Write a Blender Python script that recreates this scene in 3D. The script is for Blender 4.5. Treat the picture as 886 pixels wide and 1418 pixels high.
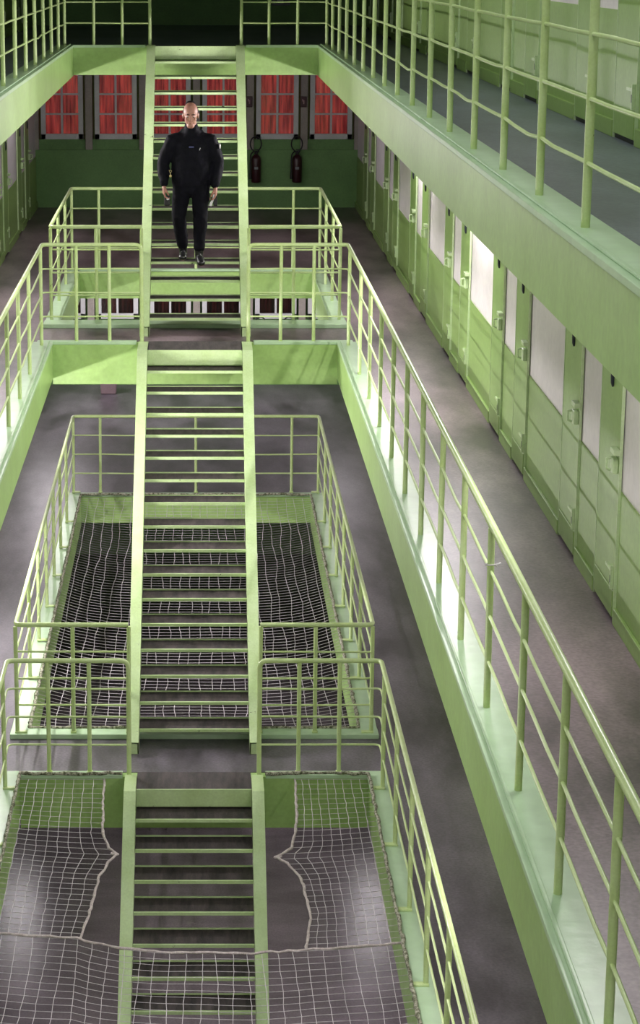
import bpy, bmesh, math, random
from mathutils import Vector, Matrix
random.seed(7)
scene = bpy.context.scene
C = scene.collection
for o in list(bpy.data.objects):
    bpy.data.objects.remove(o)

# ------------------------------------------------------------------ camera
F_PX, CX_PX, HORIZON = 3130.68, 276.05, -61.51
RISE = 0.1658
FH = 17 * RISE
ZA, ZB, ZC, ZD = 3 * FH, 2 * FH + 0.013, FH, 0.0
cam = bpy.data.cameras.new('camera')
cam_o = bpy.data.objects.new('camera', cam); C.objects.link(cam_o)
cam.sensor_fit = 'VERTICAL'; cam.sensor_height = 36.0
cam.lens = F_PX * 36.0 / 1418
cam.shift_x = (443 - CX_PX) / 1418
cam.clip_end = 200
pitch = math.atan((709 - HORIZON) / F_PX)
cam_o.location = (0.045, 0, ZA + 1.0456)
cam_o.rotation_euler = (math.pi / 2 - pitch, 0, 0)
scene.camera = cam_o

# ------------------------------------------------------------------ world, exposure
scene.view_settings.view_transform = 'Standard'
scene.view_settings.look = 'None'
scene.view_settings.gamma = 1
scene.view_settings.exposure = 0.0
scene.view_settings.use_curve_mapping = False
w = bpy.data.worlds.new('world'); scene.world = w; w.use_nodes = True
w.node_tree.nodes['Background'].inputs[0].default_value = (0.75, 0.9, 1.0, 1)
w.node_tree.nodes['Background'].inputs[1].default_value = 0.02

def area_light(name, loc, size, energy, col, direction, parent=None):
    l = bpy.data.lights.new(name, 'AREA'); l.shape = 'RECTANGLE'
    l.size, l.size_y = size; l.energy = energy; l.color = col
    o = bpy.data.objects.new(name, l); C.objects.link(o)
    o.location = loc
    o.rotation_euler = Vector(direction).to_track_quat('-Z', 'Y').to_euler()
    if parent: o.parent = parent
    return o

# daylight entering through the roof light over the central well
_rl = area_light('roof_daylight', (0, 9.0, ZA + 5.0), (2.2, 20), 310, (0.95, 1.0, 0.97), (0, 0, -1))
_rl.rotation_euler = (0, 0, 0)

# ------------------------------------------------------------------ materials
MATS = {}
def nt(m):
    m.use_nodes = True
    return m.node_tree, m.node_tree.nodes, m.node_tree.links

def mat(name, col, rough=0.5, var=0.12, scale=3.0, col2=None, fine=60.0, bump=0.05, spec=0.5, metal=0.0, stretch=None, sharp=(0.35, 0.7), chips=0):
    if name in MATS: return MATS[name]
    m = bpy.data.materials.new(name); t, N, L = nt(m)
    b = N['Principled BSDF']
    b.inputs['Roughness'].default_value = rough
    b.inputs['Specular IOR Level'].default_value = spec
    b.inputs['Metallic'].default_value = metal
    tc = N.new('ShaderNodeNewGeometry')
    mp = N.new('ShaderNodeMapping')
    if stretch: mp.inputs['Scale'].default_value = stretch
    L.new(tc.outputs['Position'], mp.inputs['Vector'])
    n1 = N.new('ShaderNodeTexNoise'); n1.inputs['Scale'].default_value = scale; n1.inputs['Detail'].default_value = 6; n1.inputs['Roughness'].default_value = .62
    n2 = N.new('ShaderNodeTexNoise'); n2.inputs['Scale'].default_value = fine; n2.inputs['Detail'].default_value = 3
    L.new(mp.outputs['Vector'], n1.inputs['Vector']); L.new(tc.outputs['Position'], n2.inputs['Vector'])
    r = N.new('ShaderNodeValToRGB')
    c2 = col2 if col2 else tuple(c * (1 - 2.2 * var) for c in col)
    r.color_ramp.elements[0].position = sharp[0]; r.color_ramp.elements[1].position = sharp[1]
    r.color_ramp.elements[0].color = (*c2, 1); r.color_ramp.elements[1].color = (*col, 1)
    L.new(n1.outputs['Fac'], r.inputs['Fac'])
    mx = N.new('ShaderNodeMix'); mx.data_type = 'RGBA'; mx.blend_type = 'MULTIPLY'
    r2 = N.new('ShaderNodeValToRGB')
    r2.color_ramp.elements[0].position = .3; r2.color_ramp.elements[1].position = .7
    v = 1 - var * 1.6
    r2.color_ramp.elements[0].color = (v, v, v, 1); r2.color_ramp.elements[1].color = (1, 1, 1, 1)
    L.new(n2.outputs['Fac'], r2.inputs['Fac'])
    mx.inputs[0].default_value = 1
    L.new(r.outputs['Color'], mx.inputs[6]); L.new(r2.outputs['Color'], mx.inputs[7])
    if chips:
        n3 = N.new('ShaderNodeTexNoise'); n3.inputs['Scale'].default_value = 11; n3.inputs['Detail'].default_value = 5; n3.inputs['Roughness'].default_value = .7
        L.new(tc.outputs['Position'], n3.inputs['Vector'])
        r3 = N.new('ShaderNodeValToRGB'); r3.color_ramp.elements[0].position = chips; r3.color_ramp.elements[1].position = chips + .025
        r3.color_ramp.elements[0].color = (1, 1, 1, 1); r3.color_ramp.elements[1].color = (.06, .06, .05, 1)
        m3 = N.new('ShaderNodeMix'); m3.data_type = 'RGBA'; m3.blend_type = 'MULTIPLY'; m3.inputs[0].default_value = 1
        L.new(n3.outputs['Fac'], r3.inputs['Fac']); L.new(mx.outputs[2], m3.inputs[6]); L.new(r3.outputs['Color'], m3.inputs[7])
        L.new(m3.outputs[2], b.inputs['Base Color'])
    else:
        L.new(mx.outputs[2], b.inputs['Base Color'])
    if bump:
        bp = N.new('ShaderNodeBump'); bp.inputs['Strength'].default_value = bump; bp.inputs['Distance'].default_value = .02
        L.new(n2.outputs['Fac'], bp.inputs['Height']); L.new(bp.outputs['Normal'], b.inputs['Normal'])
    MATS[name] = m
    return m

PAINT = mat('light_green_gloss_paint', (.44, .65, .24), .34, .08, 1.6, col2=(.36, .55, .17), fine=25, bump=.04)
RAILP = mat('green_rail_paint', (.66, .80, .42), .30, .06, 6, col2=(.55, .70, .28), fine=90, bump=.03, chips=.70)
STAIRP = mat('green_stair_paint', (.61, .77, .43), .38, .07, 4, col2=(.51, .67, .31), fine=60, bump=.05, chips=.675)
BAND = mat('pale_green_edge_band_paint', (.56, .75, .51), .31, .06, 2.5, col2=(.48, .67, .42), fine=9, bump=.12)
WALLG = mat('green_dado_paint', (.33, .50, .16), .42, .08, 1.0, col2=(.26, .40, .11), fine=30, bump=.04, stretch=(1, .25, 3))
DOORG = mat('green_door_paint', (.33, .50, .16), .40, .08, 2.0, col2=(.26, .41, .11), fine=30, bump=.03)
WALLW = mat('off_white_wall_paint', (.80, .74, .76), .6, .05, 2.0, fine=20, bump=.03)
BACKG = mat('dark_green_end_wall_paint', (.21, .42, .14), .6, .1, 2.0, fine=40, bump=.04)
PIL = mat('dimmed_white_pilaster_plaster', (.50, .46, .41), .7, .1, 5, fine=50, bump=.05)  # white pilasters, with the dim light of the far end mixed into the colour
FLOOR = mat('worn_purplish_grey_floor', (.33, .25, .28), .36, .25, 1.0, col2=(.068, .052, .056), fine=45, bump=.06, stretch=(1.6, .55, 1), sharp=(.36, .64))
FLOORC = mat('worn_slate_grey_floor', (.225, .200, .235), .36, .25, 1.0, col2=(.058, .050, .058), fine=45, bump=.06, stretch=(1.6, .55, 1), sharp=(.36, .64))
FLOORA = mat('worn_blue_grey_floor', (.20, .235, .275), .38, .2, 1.1, col2=(.09, .108, .125), fine=45, bump=.06, stretch=(1.6, .55, 1), sharp=(.3, .68))
FLOORD = mat('polished_ground_floor', (.165, .138, .155), .20, .2, 1.3, col2=(.075, .062, .070), fine=50, bump=.08, stretch=(.6, 1.4, 1), sharp=(.3, .7))
TREADM = mat('worn_dark_tread_surface', (.10, .078, .075), .75, .25, 7, col2=(.03, .024, .024), fine=120, bump=.15, stretch=(3, .5, 1))
CEIL = mat('ceiling_plaster', (.55, .55, .52), .8, .05)
NET = mat('pale_net_cord', (.70, .66, .68), .7, .1, 8)
ROPE = mat('pale_rope', (.80, .73, .70), .85, .2, 30, col2=(.50, .42, .41), bump=.3, fine=150)
LACE = mat('speckled_lacing_rope', (.62, .60, .48), .85, .3, 38, col2=(.13, .14, .07), bump=.4, fine=150, sharp=(.42, .56))
WHITEF = mat('white_window_frame_paint', (.80, .82, .82), .5, .05, 6)
BLACK = mat('black_rubber', (.012, .012, .013), .5, .05, 8)
DARKSTEEL = mat('dark_blue_black_cover', (.012, .016, .03), .4, .05, 8)
PALEMETAL = mat('pale_green_lock_paint', (.62, .78, .45), .35, .06, 14)
EXTRED = mat('dark_red_cylinder_paint', (.05, .010, .014), .3, .08, 8)
ALARM = mat('dark_maroon_box', (.07, .015, .028), .45, .08, 8)
BINM = mat('grey_pink_plastic', (.32, .23, .25), .5, .06, 6)
LAMPB = mat('white_lamp_housing', (.8, .8, .78), .4, .03)
SIGNM = mat('grey_notice_board', (.30, .33, .35), .6, .1, 12)

def emis(name, col, strength):
    m = bpy.data.materials.new(name); t, N, L = nt(m)
    b = N['Principled BSDF']; b.inputs['Base Color'].default_value = (*col, 1)
    b.inputs['Emission Color'].default_value = (*col, 1); b.inputs['Emission Strength'].default_value = strength
    return m
TUBE = emis('fluorescent_tube', (1, .95, .98), 4.0)

def curtain_mat(name, strength, k=1):
    m = bpy.data.materials.new(name); t, N, L = nt(m)
    b = N['Principled BSDF']; b.inputs['Roughness'].default_value = .8
    g = N.new('ShaderNodeNewGeometry'); mp = N.new('ShaderNodeMapping'); mp.inputs['Scale'].default_value = (22, 1, 1.6)
    n = N.new('ShaderNodeTexNoise'); n.inputs['Scale'].default_value = 1.0; n.inputs['Detail'].default_value = 4
    r = N.new('ShaderNodeValToRGB')
    r.color_ramp.elements[0].position = .34; r.color_ramp.elements[1].position = .68
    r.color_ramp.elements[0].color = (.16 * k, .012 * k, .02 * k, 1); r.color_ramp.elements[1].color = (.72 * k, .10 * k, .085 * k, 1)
    L.new(g.outputs['Position'], mp.inputs['Vector']); L.new(mp.outputs['Vector'], n.inputs['Vector']); L.new(n.outputs['Fac'], r.inputs['Fac'])
    L.new(r.outputs['Color'], b.inputs['Base Color']); L.new(r.outputs['Color'], b.inputs['Emission Color'])
    b.inputs['Emission Strength'].default_value = strength
    return m
CURT_LIT = curtain_mat('red_curtain_painted_backlight', .27)  # emission stands in for light behind the curtain
CURT_DIM = curtain_mat('red_curtain_painted_dim', 0, .16)  # same curtain with its colour darkened to look unlit

def glass_mat():
    m = bpy.data.materials.new('window_glass'); t, N, L = nt(m)
    out = N['Material Output']; N.remove(N['Principled BSDF'])
    tr = N.new('ShaderNodeBsdfTransparent'); gl = N.new('ShaderNodeBsdfGlossy'); gl.inputs['Roughness'].default_value = .08
    fr = N.new('ShaderNodeFresnel'); fr.inputs['IOR'].default_value = 1.4
    mx = N.new('ShaderNodeMixShader'); L.new(fr.outputs[0], mx.inputs[0]); L.new(tr.outputs[0], mx.inputs[1]); L.new(gl.outputs[0], mx.inputs[2])
    L.new(mx.outputs[0], out.inputs['Surface'])
    return m
GLASS = glass_mat()

# ------------------------------------------------------------------ mesh helpers
class MB:
    def __init__(s): s.v = []; s.f = []; s.mi = []; s.cur = 0; s.smooth = []
    def add(s, vs, fs, smooth=False):
        b = len(s.v); s.v += [tuple(x) for x in vs]
        for f in fs: s.f.append(tuple(b + i for i in f)); s.mi.append(s.cur); s.smooth.append(smooth)
    def box(s, x0, x1, y0, y1, z0, z1):
        s.add([(x0, y0, z0), (x1, y0, z0), (x1, y1, z0), (x0, y1, z0), (x0, y0, z1), (x1, y0, z1), (x1, y1, z1), (x0, y1, z1)],
              [(0, 3, 2, 1), (4, 5, 6, 7), (0, 1, 5, 4), (1, 2, 6, 5), (2, 3, 7, 6), (3, 0, 4, 7)])
        return s
    def cbox(s, x, y, z, sx, sy, sz): return s.box(x - sx / 2, x + sx / 2, y - sy / 2, y + sy / 2, z - sz / 2, z + sz / 2)
    def prism(s, poly, axis, a, b):
        """extrude a 2D polygon along axis 'x','y','z' from a to b"""
        def P(p, t):
            return {'x': (t, p[0], p[1]), 'y': (p[0], t, p[1]), 'z': (p[0], p[1], t)}[axis]
        n = len(poly)
        s.add([P(p, a) for p in poly] + [P(p, b) for p in poly],
              [tuple(range(n))[::-1], tuple(range(n, 2 * n))] + [(i, (i + 1) % n, n + (i + 1) % n, n + i) for i in range(n)])
        return s
    def tube(s, pts, r, n=8, caps=True):
        pts = [Vector(p) for p in pts]; m = len(pts)
        rs = r if isinstance(r, (list, tuple)) else [r] * m
        vs = []; up = None
        for i, p in enumerate(pts):
            t = ((pts[min(i + 1, m - 1)] - p).normalized() + (p - pts[max(i - 1, 0)]).normalized())
            t = t.normalized() if t.length > 1e-6 else Vector((0, 0, 1))
            if up is None:
                up = Vector((0, 0, 1)) if abs(t.z) < .9 else Vector((1, 0, 0))
            a = (up - t * up.dot(t)).normalized(); up = a; b = t.cross(a)
            for k in range(n):
                an = 2 * math.pi * (k + .5) / n
                vs.append(p + (a * math.cos(an) + b * math.sin(an)) * rs[i])
        fs = [(i * n + k, i * n + (k + 1) % n, (i + 1) * n + (k + 1) % n, (i + 1) * n + k) for i in range(m - 1) for k in range(n)]
        s.add(vs, fs, n > 4)
        if caps: s.add(vs[:n], [tuple(range(n))[::-1]]); s.add(vs[-n:], [tuple(range(n))])
        return s
    def lathe(s, prof, n=16, c=(0, 0, 0), axis='z'):
        vs = []
        for r, h in prof:
            for k in range(n):
                a = 2 * math.pi * k / n
                p = {'z': (r * math.cos(a), r * math.sin(a), h), 'x': (h, r * math.cos(a), r * math.sin(a)), 'y': (r * math.cos(a), h, r * math.sin(a))}[axis]
                vs.append((c[0] + p[0], c[1] + p[1], c[2] + p[2]))
        m = len(prof)
        s.add(vs, [(i * n + k, i * n + (k + 1) % n, (i + 1) * n + (k + 1) % n, (i + 1) * n + k) for i in range(m - 1) for k in range(n)], True)
        s.add(vs[:n], [tuple(range(n))[::-1]]); s.add(vs[-n:], [tuple(range(n))])
        return s
    def mesh(s, name, *mats):
        me = bpy.data.meshes.new(name); me.from_pydata(s.v, [], s.f)
        for m in mats: me.materials.append(m)
        me.polygons.foreach_set('material_index', s.mi); me.polygons.foreach_set('use_smooth', s.smooth)
        bm = bmesh.new(); bm.from_mesh(me); bmesh.ops.recalc_face_normals(bm, faces=bm.faces); bm.to_mesh(me); bm.free()
        me.update(); return me
    def build(s, name, m, parent=None, bevel=0):
        o = bpy.data.objects.new(name, s.mesh(name, *(m if isinstance(m, (list, tuple)) else [m]))); C.objects.link(o)
        if parent: o.parent = parent
        if bevel:
            bv = o.modifiers.new('bevel', 'BEVEL'); bv.width = bevel; bv.segments = 2; bv.limit_method = 'ANGLE'
        return o

def tag(o, label, cat=None, group=None, kind=None):
    o['label'] = label
    if cat: o['category'] = cat
    if group: o['group'] = group
    if kind: o['kind'] = kind
    return o
def empty(name, loc=(0, 0, 0), rz=0):
    o = bpy.data.objects.new(name, None); C.objects.link(o); o.location = loc; o.rotation_euler = (0, 0, rz)
    o.empty_display_size = .1
    return o
def inst(name, mesh, parent, loc=(0, 0, 0)):
    o = bpy.data.objects.new(name, mesh); C.objects.link(o); o.parent = parent; o.location = loc
    return o
def copy_tree(o, parent=None):
    c = o.copy(); C.objects.link(c); c.parent = parent
    for ch in o.children: copy_tree(ch, c)
    return c
ORD = ['first', 'second', 'third', 'fourth', 'fifth', 'sixth', 'seventh', 'eighth', 'ninth', 'tenth', 'eleventh', 'twelfth', 'thirteenth', 'fourteenth', 'fifteenth', 'sixteenth']

# ------------------------------------------------------------------ dimensions (metres)
XE = 1.46          # half width of the central opening
XW = 2.52          # side walls
XP = 1.555         # railing line
YF, YR = -3.0, 35.7   # hall ends
A_FRONT, B_FRONT, C_FRONT = 27.50, 22.90, 17.88       # front edge of each cross landing
B_WELL = (24.12, 28.28); C_WELL = (18.97, 27.96)      # openings behind the landings
STEP0 = {'A': 27.30, 'B': 22.43, 'C': 17.56}
GO = 0.24

# ------------------------------------------------------------------ floors
def slab(name, rects, z, th, m, label):
    b = MB()
    for (x0, x1, y0, y1) in rects: b.box(x0, x1, y0, y1, z - th, z)
    return tag(b.build(name, m), label, 'floor', kind='structure')
slab('floor', [(-XW, XW, YF, YR)], ZD, .2, FLOORD, 'polished grey ground floor seen far below through the net')
slab('floor', [(-XW, -XE - .1, YF, YR), (XE + .1, XW, YF, YR), (-XE - .1, XE + .1, C_FRONT + .1, C_WELL[0] - .08), (-XE - .1, XE + .1, C_WELL[1] + .08, YR)], ZC, .14, FLOORC,
     'worn purplish grey floor of the lowest gallery around the netted openings')
slab('floor', [(-XW, -XE - .1, YF, YR), (XE + .1, XW, YF, YR), (-XE - .1, XE + .1, B_FRONT + .1, B_WELL[0] - .08), (-XE - .1, XE + .1, B_WELL[1] + .08, YR)], ZB, .14, FLOOR,
     'worn purplish grey floor of the middle gallery beside the cell doors')
slab('floor', [(-XW, -XE - .1, YF, YR), (XE + .1, XW, YF, YR), (-XE - .1, XE + .1, A_FRONT + .1, YR)], ZA, .14, FLOORA,
     'worn blue grey floor of the top gallery')

# ------------------------------------------------------------------ beams and painted edge bands (trim)
trim_n = [0]
def trim(b, m, label, bevel=0):
    trim_n[0] += 1
    return tag(b.build('trim_%d' % trim_n[0], m, None, bevel), label, 'beam', kind='structure')
def band(name, rects, z, parent, lips=(), th=.012):
    b = MB()
    for (x0, x1, y0, y1) in rects: b.box(x0, x1, y0, y1, z - .02, z + th)
    for (x0, x1, y0, y1) in lips: b.box(x0, x1, y0, y1, z + th, z + th + .014)
    o = b.build(name, BAND, parent, .004)
    o['label'] = 'pale glossy green painted edge band'
    return o
BW = .20
for lev, z, yf, hs, hl in (('top', ZA, A_FRONT, .35, .34), ('middle', ZB, B_FRONT, .37, .43), ('lowest', ZC, C_FRONT, .37, .46)):
    for sgn, side in ((1, 'right'), (-1, 'left')):
        b = MB(); x0, x1 = sorted((sgn * XE, sgn * (XE + .10)))
        ye = YR if lev != 'top' else A_FRONT
        yend = {'top': A_FRONT, 'middle': B_WELL[1], 'lowest': C_WELL[1]}[lev]
        b.box(x0, x1, YF, yend, z - hs, z - .005)
        t = trim(b, PAINT, 'green painted steel edge beam along the %s side of the %s gallery opening' % (side, lev))
        bx = sorted((sgn * (XE - .006), sgn * (XE + (BW if lev != 'lowest' else .16))))
        lp = sorted((sgn * (XE + .025), sgn * (XE + .045)))
        band('edge_band', [(bx[0], bx[1], YF, yf + .0)], z, t, [(lp[0], lp[1], YF, yf - .03)] if lev != 'lowest' else ())
    b = MB().box(-XE, XE, yf, yf + .10, z - hl, z - .005)
    t = trim(b, PAINT, 'green painted steel beam face under the front edge of the %s cross landing' % lev)
    band('edge_band', [(-XE - .16, -.60, yf - .006, yf + .10), (.60, XE + .16, yf - .006, yf + .10)], z, t)
    if lev != 'top':
        w0, w1 = B_WELL if lev == 'middle' else C_WELL
        b = MB().box(-XE, XE, w1, w1 + .10, z - .34, z - .005)
        t = trim(b, PAINT, 'green painted steel beam face at the far end of the %s gallery stair well' % lev)
        fr = .30 if lev == 'middle' else .17
        wb = MB()
        wb.box(-XE - .16, XE + .16, w0 - fr, w0, z, z + .045)
        for sg in (1, -1):
            xx = sorted((sg * (XE - .004), sg * (XE + .16)))
            wb.box(xx[0], xx[1], w0, w1, z, z + .03)
        wb.box(-XE - .16, XE + .16, w1, w1 + .12, z, z + .03)
        o = wb.build('well_kerb', BAND, t, .006); o['label'] = 'raised pale green painted kerb round the stair well'

# ------------------------------------------------------------------ walls
NARROW = [6.34 + 3.80 * k for k in range(8)]      # narrow piers between paired cell doors
DW = .68
def door_spans():
    s = []
    for c in NARROW:
        s += [(c - .375 - DW, c - .375), (c + .375, c + .375 + DW)]
    return s
SP = [q for q in door_spans() if q[1] < YR]
for sgn, side in ((1, 'right'), (-1, 'left')):
    x0, x1 = sorted((sgn * XW, sgn * (XW + .25)))
    wl = tag(MB().box(x0, x1, YF - .3, YR + .3, -.2, ZA + 5.6).build('wall_' + side, WALLW), 'off-white %s wall behind the cell doors with a green painted lower part' % side, 'wall', kind='structure')
    for z, h in ((ZB, .80), (ZA, .735), (ZC, .8), (ZD, .8)):
        d0, d1 = sorted((sgn * (XW - .006), sgn * XW))
        MB().box(d0, d1, YF, YR, z, z + h).build('dado', WALLG, wl)
        if z in (ZB, ZA):
            k0, k1 = sorted((sgn * (XW - .028), sgn * (XW - .006)))
            y = YF
            for (a, bb) in SP + [(YR, YR)]:
                if a - .02 > y: MB().box(k0, k1, y, a - .02, z, z + .10).build('skirting', WALLG, wl, .004)
                y = bb + .02
tag(MB().box(-XW - .25, XW + .25, YF - .3, YF, -.2, ZA + 5.6).build('wall_front', WALLW), 'plain off-white near end wall of the hall', 'wall', kind='structure')
tag(MB().box(-XW - .25, XW + .25, YF - .3, YR + .4, ZA + 5.6, ZA + 5.8).build('ceiling', CEIL), 'pale plaster ceiling over the hall', 'ceiling', kind='structure')

# ------------------------------------------------------------------ cell doors
def make_door():
    """built for the right wall: face towards -x at x = 0, width along y from 0 to DW, base at z = 0"""
    r = empty('door_1')
    leaf = MB().box(-.016, .0, .012, DW - .012, .03, 2.02).build('door_leaf', DOORG, r, .003)
    MB().box(-.021, 0, .03, DW - .03, .03, .19).build('kick_plate', DOORG, leaf, .004)
    g = MB().box(-.004, 0, .0, DW, 0, .03).build('gap_shade_strip', BLACK, r); g['label'] = 'black strip painted for the shade in the gap under the door'  # no real opening here, a black strip paints the shade of the gap
    f = MB(); f.box(-.0175, 0, -.004, .006, 0, 2.05); f.box(-.0175, 0, DW - .006, DW + .004, 0, 2.05); f.box(-.0175, 0, -.004, DW + .004, 2.03, 2.06)
    f.build('door_frame', PALEMETAL, r)  # pale colour paints the thin highlight along the door edges
    # lock case with keeper and pull handle near the camera-side edge
    l = MB(); l.box(-.05, -.016, .03, .13, .90, .99); lk = l.build('lock_case', PALEMETAL, r, .006); lk['label'] = 'pale green lock case'
    MB().tube([(-.05, .10, .91), (-.075, .10, .92), (-.075, .10, .98), (-.05, .10, .985)], .008, 8).build('pull_handle', PALEMETAL, lk)
    MB().box(-.055, -.016, -.02, .11, 1.02, 1.05).build('bolt', PALEMETAL, lk, .004)
    s = MB(); s.lathe([(.002, -.035), (.016, -.033), (.024, -.025), (.024, -.016)], 12, (0, 0, 0), 'x')
    me = s.mesh('spyhole_cover', DARKSTEEL)
    sp = inst('spyhole_cover', me, r, (0, .30, 1.43)); sp.scale = (1, .9, 2.5); sp['label'] = 'dark oval spyhole cover'
    b = MB(); b.box(-.035, -.016, .035, .055, .20, .34); b.box(-.03, -.016, .06, .24, .30, .318)
    b.build('floor_bolt', PALEMETAL, r); MB().box(-.036, -.016, .036, .054, .24, .285).build('bolt_knob', DARKSTEEL, r)
    return r
door0 = make_door(); used = False; dn = 0
for sgn, side in ((1, 'right'), (-1, 'left')):
    for z, lev in ((ZB, 'middle'), (ZA, 'top')):
        sp = [s for s in SP if s[0] > (4 if sgn > 0 else 23)][::-1]
        for i, (a, bb) in enumerate(sp):
            d = copy_tree(door0) if used else door0; used = True
            dn += 1; d.name = 'door_%d' % dn
            if sgn > 0: d.location = (XW - .006, a, z)
            else: d.location = (-XW + .006, bb, z); d.rotation_euler = (0, 0, math.pi)
            tag(d, 'narrow green cell door on the %s gallery, %s along the %s wall from the far end' % (lev, ORD[i], side), 'door', 'cell doors', 'structure')

# ------------------------------------------------------------------ far end wall with windows
wb_ = MB(); wb_.box(-XW - .25, XW + .25, YR + .16, YR + .5, -.2, ZA + 5.6)
wall_back = tag(wb_.build('wall_back', BACKG), 'dark green end wall with windows and pilasters', 'wall', kind='structure')
WX = [-2.10 + .84 * k for k in range(6)]
for z in (ZB, ZC, ZA):
    MB().box(-XW, XW, YR, YR + .16, z, z + .90).build('dado', BACKG, wall_back)
    b = MB().box(-XW, XW, YR + .06, YR + .16, z + .90, z + 1.06); b.build('window_apron', BACKG, wall_back)
    for k in range(7):
        x = WX[0] - .42 + .84 * k
        MB().box(x - .055, x + .055, YR, YR + .16, z + .90, z + 2.66).build('pilaster', PIL, wall_back, .006)
    MB().box(-XW, XW, YR + .02, YR + .16, z + 2.58, z + 2.67).build('lintel', PIL, wall_back)
def make_window(curt):
    r = empty('window_1')
    W, z0, z1 = .66, 1.06, 2.58
    f = MB(); f.box(-W / 2, -W / 2 + .075, .02, .09, z0, z1); f.box(W / 2 - .075, W / 2, .02, .09, z0, z1)
    f.box(-W / 2, W / 2, .02, .09, z0, z0 + .085); f.box(-W / 2, W / 2, .02, .09, z1 - .06, z1)
    f.build('frame', WHITEF, r, .004)
    m = MB(); m.box(-.016, .016, .035, .08, z0 + .085, z1 - .06)
    zz = [z0 + .085 + .305 * i for i in range(6)]; zz[5] = z1 - .06
    for q in zz[1:5]: m.box(-W / 2 + .075, W / 2 - .075, .035, .08, q - .013, q + .013)
    m.build('glazing_bars', WHITEF, r)
    pm = None
    for i in range(5):
        for sx in (-1, 1):
            xa, xb = sorted((sx * .016, sx * (W / 2 - .075)))
            zb = zz[i + 1] - (.013 if i < 4 else 0)
            MB().box(xa, xb, .055, .060, zz[i] + (.013 if i else 0), zb).build('pane', GLASS, r)
    cu = MB(); n = 48; vs = []
    for i in range(n + 1):
        x = -W / 2 + .05 + (W - .1) * i / n; y = .115 + .012 * math.sin(i * 1.15) + .005 * math.sin(i * 2.7)
        vs += [(x, y, z0 + .02), (x, y, z1), (x, y + .004, z1), (x, y + .004, z0 + .02)]
    fs = []
    for i in range(n):
        a = 4 * i; b = a + 4
        fs += [(a, b, b + 1, a + 1), (a + 2, b + 2, b + 3, a + 3), (a + 1, b + 1, b + 2, a + 2), (a + 3, b + 3, b, a)]
    cu.add(vs, fs, True)
    o = cu.build('curtain', curt, r); o['label'] = 'red curtain behind the panes'
    return r
pos6 = ['far left', 'second from the left', 'third from the left', 'third from the right', 'second from the right', 'far right']
wn = 0
for z, lev, cm in ((ZB, 'middle', CURT_LIT), (ZC, 'lowest', CURT_DIM)):
    w0 = make_window(cm)
    for k in range(6):
        wi = w0 if k == 0 else copy_tree(w0)
        wn += 1; wi.name = 'window_%d' % wn; wi.location = (WX[k], YR, z)
        tag(wi, 'white framed window with %s red panes on the %s level end wall, %s' % ('glowing' if cm is CURT_LIT else 'dark', lev, pos6[k]), 'window', 'end wall windows', 'structure')

# ------------------------------------------------------------------ staircases
def staircase(level, ytop, y0, z_top, z_bot, label, n=16):
    r = empty('steel_staircase', (0, y0 - GO * n, z_bot)); base = Vector(r.location)
    tag(r, label, 'staircase', 'steel stairs between the galleries')
    rise = (z_top - z_bot) / (n + 1)
    def P(y, z): return (y - base.y, z - base.z)
    sl = rise / GO
    def top(y): return z_top + (y - y0) * sl + .055          # top edge of the stringer
    yb = y0 - GO * n - .17                                   # foot
    yk = y0 + (-.055 + .012) / sl + .0                       # where the top edge levels out
    yk = y0 - (.043) / sl + .0
    for sg in (1, -1):
        s = MB()
        web = [P(ytop, z_top + .012), P(yk, z_top + .012), P(yb, top(yb)), P(yb, z_bot), P(yb + .30, z_bot), P(y0, z_top - .20), P(ytop, z_top - .20)]
        x0, x1 = sorted((sg * .478, sg * .490)); s.prism(web, 'x', x0, x1)
        # top flange and bottom flange
        x0, x1 = sorted((sg * .478, sg * .578))
        tf = [P(ytop, z_top + .014), P(yk, z_top + .014), P(yb, top(yb) + .002), P(yb, top(yb) - .010), P(yk, z_top + .002), P(ytop, z_top + .002)]
        s.prism(tf, 'x', x0, x1)
        bf = [P(y0, z_top - .20), P(y0, z_top - .188), P(yb + .32, z_bot + .012), P(yb + .30, z_bot)]
        s.prism(bf, 'x', x0, x1)
        ep = [P(yb, z_bot), P(yb + .012, z_bot), P(yb + .012, top(yb)), P(yb, top(yb))]
        s.prism(ep, 'x', x0, x1)
        s.build('stringer', STAIRP, r, .004)
    tm = MB().box(-.476, .476, 0, .295, -.02, 0).mesh('tread', TREADM)
    nb = MB(); nb.box(-.476, .476, -.010, .010, -.022, .004); nm = nb.mesh('nosing', STAIRP)
    rb = MB().box(-.476, .476, .283, .297, -.022, .010).mesh('rear_edge', STAIRP)
    for k in range(1, n + 1):
        t = inst('tread', tm, r, (0, y0 - GO * k - base.y, z_top - rise * k - base.z))
        inst('nosing', nm, t); inst('rear_edge', rb, t)
    l = MB().box(-.476, .476, y0 - base.y + .012, ytop + .1 - base.y, z_top - .05 - base.z, z_top - base.z)
    l.build('landing_plate', TREADM, r)
    MB().box(-.476, .476, y0 - base.y - .004, y0 - base.y + .012, z_top - .145 - base.z, z_top + .004 - base.z).build('landing_edge', STAIRP, r)
    return r
staircase('A', A_FRONT, STEP0['A'], ZA, ZB, 'steep green open-riser steel stair from the top gallery, with the man on it')
staircase('B', B_FRONT, STEP0['B'], ZB, ZC, 'long green open-riser steel stair in the middle, above the netted well')
staircase('C', C_FRONT, STEP0['C'], ZC, ZD, 'green open-riser steel stair at the bottom, dropping through the gap in the net')

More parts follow.
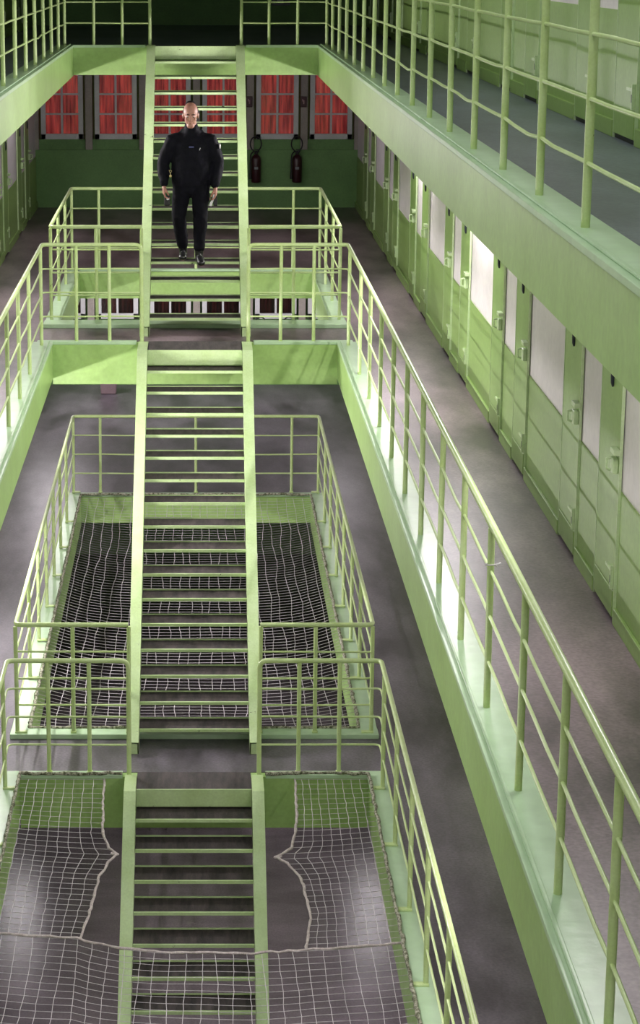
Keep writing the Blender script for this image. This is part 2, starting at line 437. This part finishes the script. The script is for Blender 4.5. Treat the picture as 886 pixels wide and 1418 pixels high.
# ------------------------------------------------------------------ railings
HTS = (1.0, .755, .51, .265)
def rounded(path, rad, closed=False, seg=5):
    P = [Vector(p) for p in path]; out = []
    for i, p in enumerate(P):
        if i in (0, len(P) - 1): out.append(p); continue
        a = (P[i - 1] - p); b = (P[i + 1] - p)
        ra = min(rad, a.length * .45, b.length * .45)
        p0 = p + a.normalized() * ra; p1 = p + b.normalized() * ra
        for k in range(seg + 1):
            t = k / seg
            out.append(p0.lerp(p, t).lerp(p.lerp(p1, t), t))
    return out
def railing(label, path, posts, z, feet='plain', end_drop=(False, False), rng=0, group='green tubular railings', inward=None):
    rnd = random.Random(rng)
    cx = sum(p[0] for p in path) / len(path); cy = sum(p[1] for p in path) / len(path)
    r = empty('railing', (cx, cy, z)); tag(r, label, 'railing', group)
    L = lambda x, y, h: Vector((x - cx, y - cy, h))
    # handrail
    pts = [L(x, y, HTS[0]) for x, y in path]
    if end_drop[0]: pts = [L(*path[0], .0)] + pts
    if end_drop[1]: pts = pts + [L(*path[-1], .0)]
    MB().tube(rounded(pts, .07), .0205, 10).build('handrail', RAILP, r)
    # mid rails, gently bent between the posts
    for hi, h in enumerate(HTS[1:]):
        kn = []
        for i in range(len(path) - 1):
            a, b = Vector((*path[i], 0)), Vector((*path[i + 1], 0)); ln = (b - a).length; d = (b - a) / max(ln, 1e-6)
            ts = [0.0] + sorted((Vector((*q, 0)) - a).dot(d) for q in posts if abs((Vector((*q, 0)) - a).cross(d).length) < .01 and .02 < (Vector((*q, 0)) - a).dot(d) < ln - .02) + [ln]
            for j in range(len(ts) - 1):
                p = a + d * ts[j]; kn.append(L(p.x, p.y, h + rnd.uniform(-.003, .003)))
                if ts[j + 1] - ts[j] > .5:
                    for fr, am in ((.3, .8), (.7, .8)):
                        p = a + d * (ts[j] + (ts[j + 1] - ts[j]) * fr)
                        kn.append(L(p.x + rnd.uniform(-.003, .003), p.y, h - am * abs(rnd.gauss(.001, .004)) * (2.2 if hi == 2 else 1)))
        kn.append(L(*path[-1], h))
        MB().tube(rounded(kn, .05, seg=3), .0092, 7).build('mid_rail', RAILP, r)
    for (x, y) in posts:
        lean = rnd.uniform(-.006, .006)
        MB().tube([L(x, y, 0), L(x + lean, y, .985)], .0185, 10).build('post', RAILP, r)
        if feet == 'bracket':
            b = MB(); p = L(x, y, 0); s = -1 if x > 0 else 1
            on_side = inward is None or abs(abs(x) - XP) < .01
            if on_side: b.box(*sorted((p.x - s * .02, p.x + s * .085)), p.y - .03, p.y + .02, .012, .03)
            else: b.box(p.x - .025, p.x + .025, p.y - .03, p.y + .03, .012, .03)
            b.build('foot_bracket', RAILP, r, .004)
    return r
XI = .545
pa = [8.86 + 1.236 * k for k in range(-8, 15)] + [A_FRONT - .10]
pb = [8.87 + 1.217 * k for k in range(-9, 11)] + [B_FRONT - .22, ]
pc = [17.56 - 1.222 * k for k in range(0, 15)]
for sg, side in ((1, 'right'), (-1, 'left')):
    for z, yf, py, lev, ft in ((ZA, A_FRONT + .045, pa, 'top', 'plain'), (ZB, B_FRONT + .045, pb, 'middle', 'plain'), (ZC, C_FRONT + .045, pc, 'lowest', 'bracket')):
        path = [(sg * XI, yf), (sg * XP, yf), (sg * XP, -2.2)]
        posts = [(sg * .875, yf), (sg * 1.215, yf)] + [(sg * XP, y) for y in py if y > -2.2]
        railing('green tubular railing along the %s side of the %s gallery and its landing' % (side, lev), path, posts, z, ft, (True, False), rng=hash((sg, lev == 'top', lev == 'middle')) % 1000, inward=1)
# rings round the stair wells behind the landings
for z, (w0, w1), lev, sidey in ((ZB, (24.24, 28.34), 'middle', [25.6, 26.95]), (ZC, (18.86, 28.02), 'lowest', [27.72 - .02 - 1.217 * k for k in range(1, 7)])):
    path = [(-XI - .03, w0), (-XP, w0), (-XP, w1), (XP, w1), (XP, w0), (XI + .03, w0)]
    posts = [(-XI - .03, w0), (XI + .03, w0), (-1.06, w0), (1.06, w0), (-1.215, w1), (1.215, w1), (0, w1)]
    for s in (-1, 1): posts += [(s * XP, w0), (s * XP, w1)] + [(s * XP, y) for y in sidey]
    railing('green tubular railing standing round the %s stair well behind the %s landing' % ('bare' if lev == 'middle' else 'netted', lev), path, posts, z + .03, 'bracket' if lev == 'lowest' else 'plain', (False, False), rng=5, inward=1)

# ------------------------------------------------------------------ safety nets
def rope(pts, r, name, m, parent, lab=None, wob=.006):
    rnd = random.Random(len(pts)); P = [Vector(p) for p in pts]; out = []
    for i in range(len(P) - 1):
        n = max(1, int((P[i + 1] - P[i]).length / .06))
        for k in range(n):
            out.append(P[i].lerp(P[i + 1], k / n) + Vector((rnd.uniform(-wob, wob), rnd.uniform(-wob, wob), rnd.uniform(-wob, wob))))
    out.append(P[-1])
    o = MB().tube(out, [r * rnd.uniform(.75, 1.2) for _ in out], 6).build(name, m, parent)
    if lab: o['label'] = lab
    return o
def strands(lines, r, name, parent):
    b = MB()
    for l in lines:
        along = abs(l[-1][1] - l[0][1]) > abs(l[-1][0] - l[0][0])
        b.tube(l, r * (1.35 if along else .95), 4, caps=False)
    o = b.build(name, NET, parent); o['kind'] = 'stuff'; o['label'] = 'pale square-mesh cord netting'
    return o
MESH = .104
# net over the well
n1 = empty('safety_net', (0, (C_WELL[0] + C_WELL[1]) / 2, ZC)); tag(n1, 'pale cord safety net stretched over the well under the middle stair', 'net', 'safety nets')
cy = n1.location.y
def wz(x, y):
    u = (x / XE) ** 2; v = ((y - cy) / ((C_WELL[1] - C_WELL[0]) / 2)) ** 2
    return -.02 - .16 * max(0, 1 - u ** 2) * max(0, 1 - v ** 3)
rn = random.Random(3)
nx, ny = 27, int((C_WELL[1] - C_WELL[0]) / MESH)
J = {}
for i in range(nx + 1):
    ph = rn.uniform(0, 6)
    for j in range(ny + 1):
        x = -XE + 2 * XE * i / nx; y = C_WELL[0] + (C_WELL[1] - C_WELL[0]) * j / ny
        e = min(i, nx - i, 3) / 3
        x2 = x + e * (.014 * math.sin(y * 1.7 + ph) + .010 * math.sin(y * 4.1 + ph * 2) + rn.uniform(-.005, .005)); y2 = y + e * (.012 * math.sin(x * 4 + j * .2) + rn.uniform(-.004, .004))
        J[i, j] = (x2, y2 - cy, wz(x, y))
strands([[J[i, j] for j in range(ny + 1)] for i in range(nx + 1)] + [[J[i, j] for i in range(nx + 1)] for j in range(ny + 1)], .0024, 'netting', n1)
a0, a1 = C_WELL[0] - cy, C_WELL[1] - cy
rope([(-XE, a0, .05), (-XE, a1, .035), (XE, a1, .035), (XE, a0, .05), (-XE, a0, .05)], .016, 'border_rope', LACE, n1, 'speckled border rope laced to the kerb', .007)
# net over the front opening, with a gap for the lower stair
n2 = empty('safety_net', (0, 12.5, ZC)); tag(n2, 'pale cord safety net below the lowest landing, parted by ropes for the lower stair', 'net', 'safety nets')
cy2 = 12.5
LR = [(17.86, -.752), (17.32, -.741), (16.77, -.718), (16.51, -.665), (16.40, -.600), (16.22, -.654), (15.97, -.712), (15.43, -.742), (14.83, -.80)]
RR = [(17.86, .844), (17.3, .835), (16.85, .814), (16.5, .76), (16.34, .64), (16.2, .72), (15.9, .815), (15.24, .852), (14.64, .793)]
def interp(T, y):
    for (y0, x0), (y1, x1) in zip(T[:-1], T[1:]):
        if y1 <= y <= y0: return x0 + (x1 - x0) * (y0 - y) / (y0 - y1)
    return T[-1][1] if y < T[-1][0] else T[0][1]
def fz(x, y):
    e = max(0, 1 - abs(x / XE) ** 3); b = min(1, (17.88 - y) / 1.5) if y < 17.88 else 0
    return -.02 - .075 * e * b
FR = [(-XE, 14.80), (-.82, 14.83), (-.70, 14.77), (-.52, 14.69), (-.21, 14.63), (.42, 14.61), (.79, 14.64), (XE, 14.62)]
def fry(x):
    for (x0, y0), (x1, y1) in zip(FR[:-1], FR[1:]):
        if x0 <= x <= x1: return y0 + (y1 - y0) * (x - x0) / (x1 - x0)
    return FR[-1][1]
lines = []
for sg, T in ((-1, LR), (1, RR)):
    nc = 9; ys_n = 31
    G = {}
    for j in range(ys_n + 1):
        for i in range(nc + 1):
            s = i / nc
            yt = 17.86; ye = fry(sg * (XE + (abs(T[-1][1]) - XE) * s))
            y = yt + (ye - yt) * j / ys_n
            xi = abs(interp(T, y)); xi = .79 + (xi - .79) * s ** 2; x = sg * (XE + (xi - XE) * s) + (rn.uniform(-.005, .005) if 0 < i < nc else 0)
            G[i, j] = (x, y - cy2, fz(x, y))
    lines += [[G[i, j] for j in range(ys_n + 1)] for i in range(nc)] + [[G[i, j] for i in range(nc + 1)] for j in range(ys_n + 1)]
G = {}; nyf = 72
for i in range(nx + 1):
    ph = rn.uniform(0, 6)
    for j in range(nyf + 1):
        x = -XE + 2 * XE * i / nx; y0_ = fry(x); y = y0_ + (7.4 - y0_) * j / nyf
        e = min(i, nx - i, 3) / 3
        G[i, j] = (x + e * (.012 * math.sin(y * 2.2 + ph) + rn.uniform(-.004, .004)), y - cy2 + e * .012 * math.sin(x * 5 + j * .3), fz(x, y))
lines += [[G[i, j] for j in range(nyf + 1)] for i in range(nx + 1)] + [[G[i, j] for i in range(nx + 1)] for j in range(nyf + 1)]
strands(lines, .0020, 'netting', n2)
rope([(-XE, 7.4 - cy2, .03), (-XE, 17.87 - cy2, .03), (-.60, 17.87 - cy2, .03)], .015, 'border_rope', LACE, n2, 'speckled border rope laced to the edge', .007)
rope([(.60, 17.87 - cy2, .03), (XE, 17.87 - cy2, .03), (XE, 7.4 - cy2, .03)], .015, 'border_rope', LACE, n2, 'speckled border rope laced to the edge', .007)
for T in (LR, RR):
    rope([(x, y - cy2, fz(x, y) + .004) for y, x in T], .011, 'gap_rope', ROPE, n2, 'pale rope edging the gap in the net')
rope([(x, y - cy2, fz(x, y) + .004) for x, y in FR], .009, 'cross_rope', ROPE, n2, 'pale rope across the net')
for x, y in ((-.60, 16.4), (.64, 16.34)):
    sx = -1 if x < 0 else 1
    kt = MB()
    for q in range(3): kt.tube([(x + sx * .012 * q + .016 * math.cos(a), y - cy2 + .016 * math.sin(a), fz(x, y) + .004 * q) for a in [k * math.pi / 5 for k in range(11)]], .007, 6)
    kt.build('knot', ROPE, n2)

# ------------------------------------------------------------------ wall lamps under the galleries
LO = .30                                       # the battens stand off the wall on two arms
lampm_b = MB().box(-LO - .012, -LO + .012, -.64, .64, -.06, .06).mesh('lamp_housing', LAMPB)
lampm_a = MB().box(-LO, 0, -.012, .012, -.012, .012).mesh('lamp_arm', LAMPB)
lampm_t = MB().tube([(0, -.60, -.01), (0, .60, -.01)], .016, 10).mesh('lamp_tube', TUBE)
def wall_lamp(sgn, y, z, power, lev, n):
    r = empty('wall_lamp', (sgn * (XW), y, z), 0 if sgn > 0 else math.pi)
    tag(r, 'white fluorescent wall lamp under the gallery, %s level, %s wall, %s from the far end' % (lev, 'right' if sgn > 0 else 'left', ORD[n]), 'lamp', 'fluorescent wall lamps')
    inst('lamp_housing', lampm_b, r); inst('lamp_tube', lampm_t, r, (-LO - .03, 0, 0)); inst('lamp_tube', lampm_t, r, (-LO + .03, 0, 0))
    inst('lamp_arm', lampm_a, r, (0, .5, 0)); inst('lamp_arm', lampm_a, r, (0, -.5, 0))
    for dx, dr, k in ((-.052, (-1, 0, -.25), 1.0), (.052, (1, 0, -.9), .38)):
        area_light('lamp_light', (-LO + dx, 0, -.01), (1.2, .05), power * k, (1.0, .93, .97), dr, r)
LAMPS = [
 (1, 31.0, ZB + 2.22, 9, 'middle'), (1, 25.2, ZB + 2.22, 80, 'middle'), (1, 19.6, ZB + 2.22, 130, 'middle'), (1, 11.5, ZB + 2.22, 45, 'middle'), (1, 4, ZB + 2.22, 45, 'middle'),
 (-1, 31.0, ZB + 2.22, 16, 'middle'), (-1, 25.2, ZB + 2.22, 80, 'middle'), (-1, 19.6, ZB + 2.22, 45, 'middle'), (-1, 11.5, ZB + 2.22, 16, 'middle'), (-1, 4, ZB + 2.22, 14, 'middle'),
 (-1, 33.4, ZC + 2.22, 90, 'lowest'), (-1, 26, ZC + 2.22, 48, 'lowest'), (-1, 20.6, ZC + 2.22, 150, 'lowest'), (-1, 12, ZC + 2.22, 30, 'lowest'),
 (1, 33.6, ZC + 2.22, 30, 'lowest'), (1, 13, ZC + 2.22, 38, 'lowest'), (1, 7, ZC + 2.22, 50, 'lowest'),
 (1, 26.3, ZD + 2.22, 17, 'ground'), (-1, 26.3, ZD + 2.22, 17, 'ground'), (1, 19, ZD + 2.22, 36, 'ground'), (-1, 19, ZD + 2.22, 36, 'ground'),
 (1, 17, ZA + 2.5, 6, 'top'), (1, 8, ZA + 2.5, 6, 'top'), (-1, 17, ZA + 2.5, 6, 'top'), (-1, 8, ZA + 2.5, 6, 'top'),
]
cnt = {}
for (s, y, z, p, lev) in LAMPS:
    k = cnt.get((s, lev), 0); cnt[s, lev] = k + 1
    wall_lamp(s, y, z, p, lev, k)

# ------------------------------------------------------------------ things on the end wall
def extinguisher(x, z, label):
    r = empty('fire_extinguisher', (x, YR - .085, z)); tag(r, label, 'extinguisher', 'fire extinguishers on the end wall')
    MB().lathe([(.01, 0), (.07, .004), (.078, .02), (.078, .36), (.068, .40), (.035, .43), (.022, .44)], 20).build('cylinder', EXTRED, r)
    v = MB(); v.lathe([(.022, .43), (.026, .44), (.026, .475), (.012, .49)], 12); v.box(-.05, .05, -.012, .012, .475, .49); v.box(-.02, .055, -.014, .014, .50, .515)
    v.build('valve', BLACK, r)
    pts = [(.02, -.02, .46)]
    for k in range(13):
        a = -1.15 + k * (math.pi * 2 - .75) / 12
        pts.append((-.005 + .088 * math.cos(a), -.025, .60 + .115 * math.sin(a)))
    pts += [(-.085, -.04, .44), (-.092, -.05, .30), (-.09, -.055, .20)]
    MB().tube(rounded(pts, .03, seg=2), .011, 8).build('hose', BLACK, r)
    MB().tube([(-.09, -.055, .22), (-.088, -.055, .06)], [.012, .024], 10).build('nozzle', BLACK, r)
    MB().box(-.03, .03, .06, .085, .28, .34).build('wall_bracket', BLACK, r)
    b = MB().box(-.03, .03, -.0805, -.074, .21, .25).build('label_plate', SIGNM, r)
extinguisher(.93, ZB + .40, 'dark red fire extinguisher on the middle end wall, the one nearer the stair')
extinguisher(1.57, ZB + .40, 'dark red fire extinguisher on the middle end wall, the one nearer the right corner')
extinguisher(1.02, ZC + .40, 'fire extinguisher with black hose loop on the lowest end wall, nearer the stair')
extinguisher(1.47, ZC + .40, 'fire extinguisher with black hose loop on the lowest end wall, nearer the corner')
for x, side in ((.82, 'beside the stair'), (1.665, 'above the extinguisher by the corner')):
    r = empty('alarm_box', (x, YR, ZB + 1.56)); tag(r, 'small dark maroon alarm box on the pilaster ' + side, 'alarm box', 'alarm boxes')
    MB().box(-.048, .048, -.05, 0, 0, .165).build('case', ALARM, r, .008)
    m = MB(); m.box(-.008, .012, -.053, -.05, .05, .11); m.box(-.022, -.008, -.053, -.05, .09, .125)
    m.build('symbol', mat('pale_pink_mark', (.40, .22, .25), .6, .05), r)
r = empty('waste_bin', (-1.38, 34.95, ZC)); tag(r, 'grey pink plastic waste bin standing on the lowest gallery floor by the end wall', 'bin')
b = MB(); b.add([(-.12, -.10, 0), (.12, -.10, 0), (.12, .10, 0), (-.12, .10, 0), (-.14, -.12, .36), (.14, -.12, .36), (.14, .12, .36), (-.14, .12, .36)], [(0, 3, 2, 1), (0, 1, 5, 4), (1, 2, 6, 5), (2, 3, 7, 6), (3, 0, 4, 7), (4, 5, 6, 7)])
b.build('body', BINM, r, .02); MB().box(-.15, .15, -.13, .13, .36, .39).build('rim', BINM, r, .01)
r = empty('notice_board', (1.30, YR, ZA + .30)); tag(r, 'small grey notice board on the dark end wall of the top gallery', 'notice board')
MB().box(-.14, .14, -.02, 0, 0, .40).build('panel', SIGNM, r, .004); MB().box(-.06, .04, -.026, -.02, .04, .3).build('sheet', WHITEF, r)
r = tag(MB().tube([(.03 * math.cos(a * .7) * (1.0 if a < 8 else 1.6), .03 * math.sin(a * .7), .002 * a) for a in range(10)], .004, 6).build('cable_tie', NET), 'white cable tie round a post of the middle right railing', 'cable tie')
r.location = (XP, 8.87 + 1.217 * 2, ZB + .78)

# ------------------------------------------------------------------ the man on the stair
SKIN = mat('skin', (.52, .27, .20), .5, .08, 9, col2=(.44, .20, .15), fine=80, bump=.02)
JACK = mat('navy_black_jacket_cloth', (.005, .005, .011), .8, .2, 14, fine=200, bump=.15, spec=.18)
TROU = mat('navy_black_trouser_cloth', (.0045, .0045, .009), .85, .2, 14, fine=200, bump=.15, spec=.15)
BOOT = mat('black_boot_leather', (.010, .010, .011), .35, .1, 20)
HAIR = mat('short_dark_hair', (.020, .015, .013), .8, .2, 60, fine=300, bump=.4)
WHITEP = mat('white_paper', (.80, .80, .80), .6, .03)
BRASS = mat('brass_key', (.65, .55, .25), .35, .05, 20, metal=.6)
BLUEP = mat('blue_grey_badge', (.06, .07, .20), .6, .05)

def ellipsoid(b, c, r, n=14, m=10, rot=None):
    vs = []
    for i in range(m + 1):
        t = math.pi * i / m
        for k in range(n):
            a = 2 * math.pi * k / n
            v = Vector((r[0] * math.sin(t) * math.cos(a), r[1] * math.sin(t) * math.sin(a), r[2] * math.cos(t)))
            if rot: v = rot @ v
            vs.append(Vector(c) + v)
    b.add(vs, [(i * n + k, i * n + (k + 1) % n, (i + 1) * n + (k + 1) % n, (i + 1) * n + k) for i in range(m) for k in range(n)])
def limb(b, pts, n=14):
    """pts: list of (centre, rx, ry) - tapered elliptical sections swept down a joint chain, rounded ends"""
    P = [Vector(p[0]) for p in pts]; m = len(P); vs = []
    for i in range(m):
        t = ((P[min(i + 1, m - 1)] - P[i]).normalized() + (P[i] - P[max(i - 1, 0)]).normalized()).normalized()
        a = Vector((1, 0, 0)); a = (a - t * a.dot(t)); a = a.normalized() if a.length > .1 else Vector((0, 1, 0)); c = t.cross(a)
        for k in range(n):
            an = 2 * math.pi * k / n
            vs.append(P[i] + a * pts[i][1] * math.cos(an) + c * pts[i][2] * math.sin(an))
    b.add(vs, [(i * n + k, i * n + (k + 1) % n, (i + 1) * n + (k + 1) % n, (i + 1) * n + k) for i in range(m - 1) for k in range(n)])
    b.add(vs[:n], [tuple(range(n))[::-1]]); b.add(vs[-n:], [tuple(range(n))])
    for i in (0, m - 1): ellipsoid(b, P[i], (pts[i][1] * .98, pts[i][2] * .98, min(pts[i][1], pts[i][2]) * .9), 12, 8)
def finish(b, name, m, parent, voxel, smooth=2, wrinkle=0, wscale=.12):
    """fuse all pieces into one continuous skin"""
    o = b.build('tmp_' + name, m); o.parent = None
    rm = o.modifiers.new('r', 'REMESH'); rm.mode = 'VOXEL'; rm.voxel_size = voxel
    sm = o.modifiers.new('s', 'SMOOTH'); sm.iterations = smooth; sm.factor = .5
    if wrinkle:
        tx = bpy.data.textures.new('folds_' + name, 'CLOUDS'); tx.noise_scale = wscale; tx.noise_depth = 2
        dp = o.modifiers.new('d', 'DISPLACE'); dp.texture = tx; dp.strength = wrinkle; dp.mid_level = .5; dp.texture_coords = 'LOCAL'
    dg = bpy.context.evaluated_depsgraph_get()
    me = bpy.data.meshes.new_from_object(o.evaluated_get(dg)); me.name = name
    me.materials.clear(); me.materials.append(m)
    for p in me.polygons: p.use_smooth = True
    bpy.data.objects.remove(o)
    r = bpy.data.objects.new(name, me); C.objects.link(r); r.parent = parent
    return r

Z13 = ZA - 13 * (ZA - ZB) / 17
man = empty('person', (-.040, 24.30, Z13))
tag(man, 'man in a dark navy jacket, trousers and boots walking down the upper stair', 'person')
# joints: +x is the viewer's right, -y is towards the camera
HIP = {-1: (-.095, .02, .86), 1: (.095, .0, .86)}
KNEE = {-1: (-.135, -.06, .47), 1: (.095, -.13, .46)}
ANK = {-1: (-.090, .06, .10), 1: (.080, -.12, .09)}
TOE = {-1: (-.095, -.11, .035), 1: (.105, -.33, .005)}
SHO = {-1: (-.195, .01, 1.275), 1: (.195, .01, 1.275)}
ELB = {-1: (-.295, .035, 1.03), 1: (.275, .035, 1.04)}
WRI = {-1: (-.290, -.06, .815), 1: (.255, -.06, .80)}
body = MB()
# torso and neck
limb(body, [((0, .01, .86), .15, .10), ((0, .01, 1.0), .14, .095), ((0, .015, 1.17), .165, .11), ((0, .015, 1.27), .16, .10), ((0, .01, 1.345), .085, .075), ((0, -.005, 1.42), .058, .062), ((0, -.015, 1.48), .055, .06)], 18)
# head, tipped slightly forward and down
HR = Matrix.Rotation(math.radians(7), 3, 'X'); HC = Vector((-.008, -.035, 1.550))
def hp(x, y, z): return HC + HR @ Vector((x, y, z))
ellipsoid(body, hp(0, .012, .035), (.077, .096, .100), 20, 14, HR)
ellipsoid(body, hp(0, -.022, -.035), (.063, .072, .085), 18, 12, HR)
ellipsoid(body, hp(0, -.045, -.100), (.043, .046, .036), 14, 10, HR)      # chin
ellipsoid(body, hp(0, -.076, .018), (.050, .016, .010), 12, 8, HR)        # brow ridge
for sx in (-1, 1):
    ellipsoid(body, hp(sx * .040, -.066, -.028), (.021, .022, .018), 12, 8, HR)   # cheek bones
    ellipsoid(body, hp(sx * .079, .012, -.012), (.009, .020, .032), 10, 8, HR)    # ears
    ellipsoid(body, hp(sx * .084, .022, .002), (.006, .016, .018), 10, 8, HR)
limb(body, [(hp(0, -.086, .008), .008, .008), (hp(0, -.102, -.022), .011, .011), (hp(0, -.108, -.036), .015, .012)], 10)  # nose
ellipsoid(body, hp(0, -.089, -.066), (.022, .010, .006), 10, 6, HR)       # upper lip
ellipsoid(body, hp(0, -.087, -.077), (.020, .010, .006), 10, 6, HR)       # lower lip
for s in (-1, 1):
    limb(body, [((s * .13, .01, 1.29), .055, .055), (SHO[s], .058, .058), (Vector(SHO[s]).lerp(Vector(ELB[s]), .5), .046, .048), (ELB[s], .037, .038), (Vector(ELB[s]).lerp(Vector(WRI[s]), .35), .037, .038), (WRI[s], .024, .028)], 12)
    limb(body, [(HIP[s], .085, .09), (Vector(HIP[s]).lerp(Vector(KNEE[s]), .5), .07, .075), (KNEE[s], .05, .055), (Vector(KNEE[s]).lerp(Vector(ANK[s]), .35), .05, .056), (ANK[s], .034, .038)], 12)
    limb(body, [((ANK[s][0], ANK[s][1] + .03, TOE[s][2] + .035), .032, .035), (Vector(ANK[s]).lerp(Vector(TOE[s]), .6), .036, .03), (TOE[s], .033, .022)], 12)
    # hand: palm, four curled fingers of unequal length, thumb from the side of the palm
    wv = Vector(WRI[s]); 
    palm = [(wv, .026, .022), (wv + Vector((0, -.012, -.035)), .021, .038), (wv + Vector((0, -.022, -.082)), .018, .041)]
    limb(body, palm, 12)
    for f, (dy, ln) in enumerate(((-.036, .070), (-.013, .080), (.010, .074), (.031, .058))):
        k0 = wv + Vector((0, -.022 + dy, -.088)); inn = -s
        k1 = k0 + Vector((inn * .010, -.004, -ln * .42)); k2 = k1 + Vector((inn * .026, -.002, -ln * .26)); k3 = k2 + Vector((inn * .022, .002, ln * .05))
        limb(body, [(k0, .0105, .0105), (k1, .0098, .0098), (k2, .009, .009), (k3, .0078, .0078)], 8)
    t0 = wv + Vector((-s * .012, -.038, -.040)); t1 = t0 + Vector((-s * .018, -.022, -.030)); t2 = t1 + Vector((-s * .016, .004, -.030))
    limb(body, [(t0, .013, .013), (t1, .011, .011), (t2, .009, .009)], 8)
bo = finish(body, 'body', SKIN, man, .0055, 1); bo['label'] = 'bare head and hands'
# jacket
jk = MB()
limb(jk, [((0, .01, .80), .205, .145), ((0, .01, .90), .215, .15), ((0, .015, 1.04), .212, .148), ((0, .015, 1.18), .212, .145), ((0, .015, 1.26), .215, .135), ((0, .015, 1.315), .175, .115), ((0, .01, 1.36), .115, .09), ((0, .005, 1.395), .085, .08)], 24)
limb(jk, [((-.0, .005, 1.36), .092, .086), ((0, .004, 1.405), .078, .078), ((0, .006, 1.432), .074, .074)], 18)   # stand-up collar
limb(jk, [((-.085, .045, 1.365), .045, .045), ((0, .08, 1.40), .07, .045), ((.085, .045, 1.365), .045, .045)], 12)      # folded hood
for s in (-1, 1):
    S, E_, W_ = Vector(SHO[s]), Vector(ELB[s]), Vector(WRI[s])
    limb(jk, [((s * .10, .015, 1.305), .07, .075), (S + Vector((s * .005, 0, .0)), .085, .085), (S.lerp(E_, .5) + Vector((s * .015, 0, 0)), .078, .082), (E_ + Vector((s * .01, 0, 0)), .068, .075), (E_.lerp(W_, .55), .062, .066), (W_ + Vector((0, 0, .02)), .046, .050)], 14)
jo = finish(jk, 'jacket', JACK, man, .010, 7, .022, .09); jo['label'] = 'dark navy zipped jacket with a hood'
# trousers
tr = MB()
limb(tr, [((0, .01, .78), .165, .115), ((0, .01, .90), .175, .12)], 20)
for s in (-1, 1):
    H, K, A = Vector(HIP[s]), Vector(KNEE[s]), Vector(ANK[s])
    limb(tr, [(H, .105, .115), (H.lerp(K, .5), .092, .10), (K, .076, .082), (K.lerp(A, .5), .068, .074), (A.lerp(K, .17), .058, .062)], 16)
to = finish(tr, 'trousers', TROU, man, .010, 2, .02, .08); to['label'] = 'dark navy trousers'
for s in (-1, 1):
    K_ = {q: Vector(KNEE[q]) for q in KNEE}; bt = MB(); A, T = Vector(ANK[s]), Vector(TOE[s])
    heel = Vector((A.x, A.y + .045, max(.034, 0)))
    limb(bt, [(A.lerp(K_[s], .45), .056, .058), (A.lerp(K_[s], .15), .050, .054), (A + Vector((0, .005, .0)), .044, .050), (heel, .042, .034)], 14)
    limb(bt, [(heel + Vector((0, 0, .004)), .042, .036), (A.lerp(T, .55) + Vector((0, 0, .0)), .046, .042), (T + Vector((0, 0, .012)), .044, .034)], 14)
    finish(bt, 'boot', BOOT, man, .008, 2)
# hair on the back and sides, eyes, brows, mouth line
hb = MB()
for sx in (-1, 1): ellipsoid(hb, hp(sx * .066, .035, .022), (.018, .052, .052), 12, 8, HR)
ellipsoid(hb, hp(0, .075, .020), (.065, .042, .075), 14, 10, HR)
ellipsoid(hb, hp(0, .040, .105), (.058, .050, .040), 14, 10, HR)
ho = finish(hb, 'hair', HAIR, man, .006, 2); ho['label'] = 'close-cropped dark hair receding at the front'
WH = mat('eye_white', (.7, .66, .62), .3, .02); IR = mat('dark_iris', (.02, .015, .012), .2, .02)
for sx in (-1, 1):
    e = MB(); ellipsoid(e, hp(sx * .030, -.077, -.004), (.014, .010, .0075), 12, 8, HR); eo = e.build('eye', WH, man)
    e = MB(); ellipsoid(e, hp(sx * .030, -.086, -.006), (.0058, .003, .0058), 10, 6, HR); e.build('iris', IR, eo)
    e = MB(); limb(e, [(hp(sx * .012, -.090, .018), .004, .004), (hp(sx * .030, -.090, .024), .0048, .0048), (hp(sx * .048, -.080, .018), .003, .003)], 8); e.build('eyebrow', HAIR, man)
e = MB(); limb(e, [(hp(-.022, -.088, -.0715), .0022, .0022), (hp(0, -.0985, -.071), .0024, .0024), (hp(.022, -.088, -.0715), .0022, .0022)], 8)
e.build('mouth_line', mat('dark_lip', (.22, .07, .06), .5, .03), man)
bd = MB().box(-.026, .026, -.155, -.148, 1.215, 1.232).build('chest_badge', BLUEP, man, .002); bd['label'] = 'small blue chest badge'
zt = MB().tube([(.085, -.150, 1.19), (.095, -.148, 1.215)], .004, 6).build('pocket_zip', WHITEP, man)
ptc = MB(); ellipsoid(ptc, (.302, -.035, 1.225), (.010, .022, .028), 12, 8); p_ = ptc.build('sleeve_patch', WHITEP, man); p_['label'] = 'white sleeve patch'
# held things
def held(name, label, cat, loc):
    r = empty(name, loc); tag(r, label, cat); return r
ml = Vector(man.location)
r = held('pouch', 'small dark pouch with a white tag held in his right hand', 'pouch', ml + Vector((-.262, -.095, .60)))
pb_ = MB(); pb_.box(-.03, .035, -.02, .02, 0, .11); pb_.build('case', BLACK, r, .012)
tg = MB(); ellipsoid(tg, (.01, -.023, .075), (.016, .006, .014), 10, 6); tg.build('tag', WHITEP, r)
r = held('folded_paper', 'white folded paper held in his left hand', 'paper', ml + Vector((.225, -.10, .60)))
q = MB(); q.prism([(-.035, 0), (-.012, -.005), (.022, .085), (.024, .12), (.008, .12), (.0, .075), (-.03, .03)], 'y', -.012, -.006); q.build('sheet', WHITEP, r)
q = MB(); q.box(.01, .05, -.005, .018, .0, .10); q.build('cover', BLACK, r, .004)
r = held('key_ring', 'small brass key hanging at his right hip', 'keys', ml + Vector((-.222, -.155, .90)))
MB().tube([(.012 * math.cos(a), 0, .07 + .012 * math.sin(a)) for a in [k * math.pi / 5 for k in range(11)]], .002, 6).build('ring', BRASS, r)
q = MB(); q.lathe([(.003, -.004), (.014, -.004), (.014, .004), (.003, .004)], 12, (0, 0, .02), 'y'); q.box(-.003, .003, -.002, .002, .03, .062); q.build('key', BRASS, r)
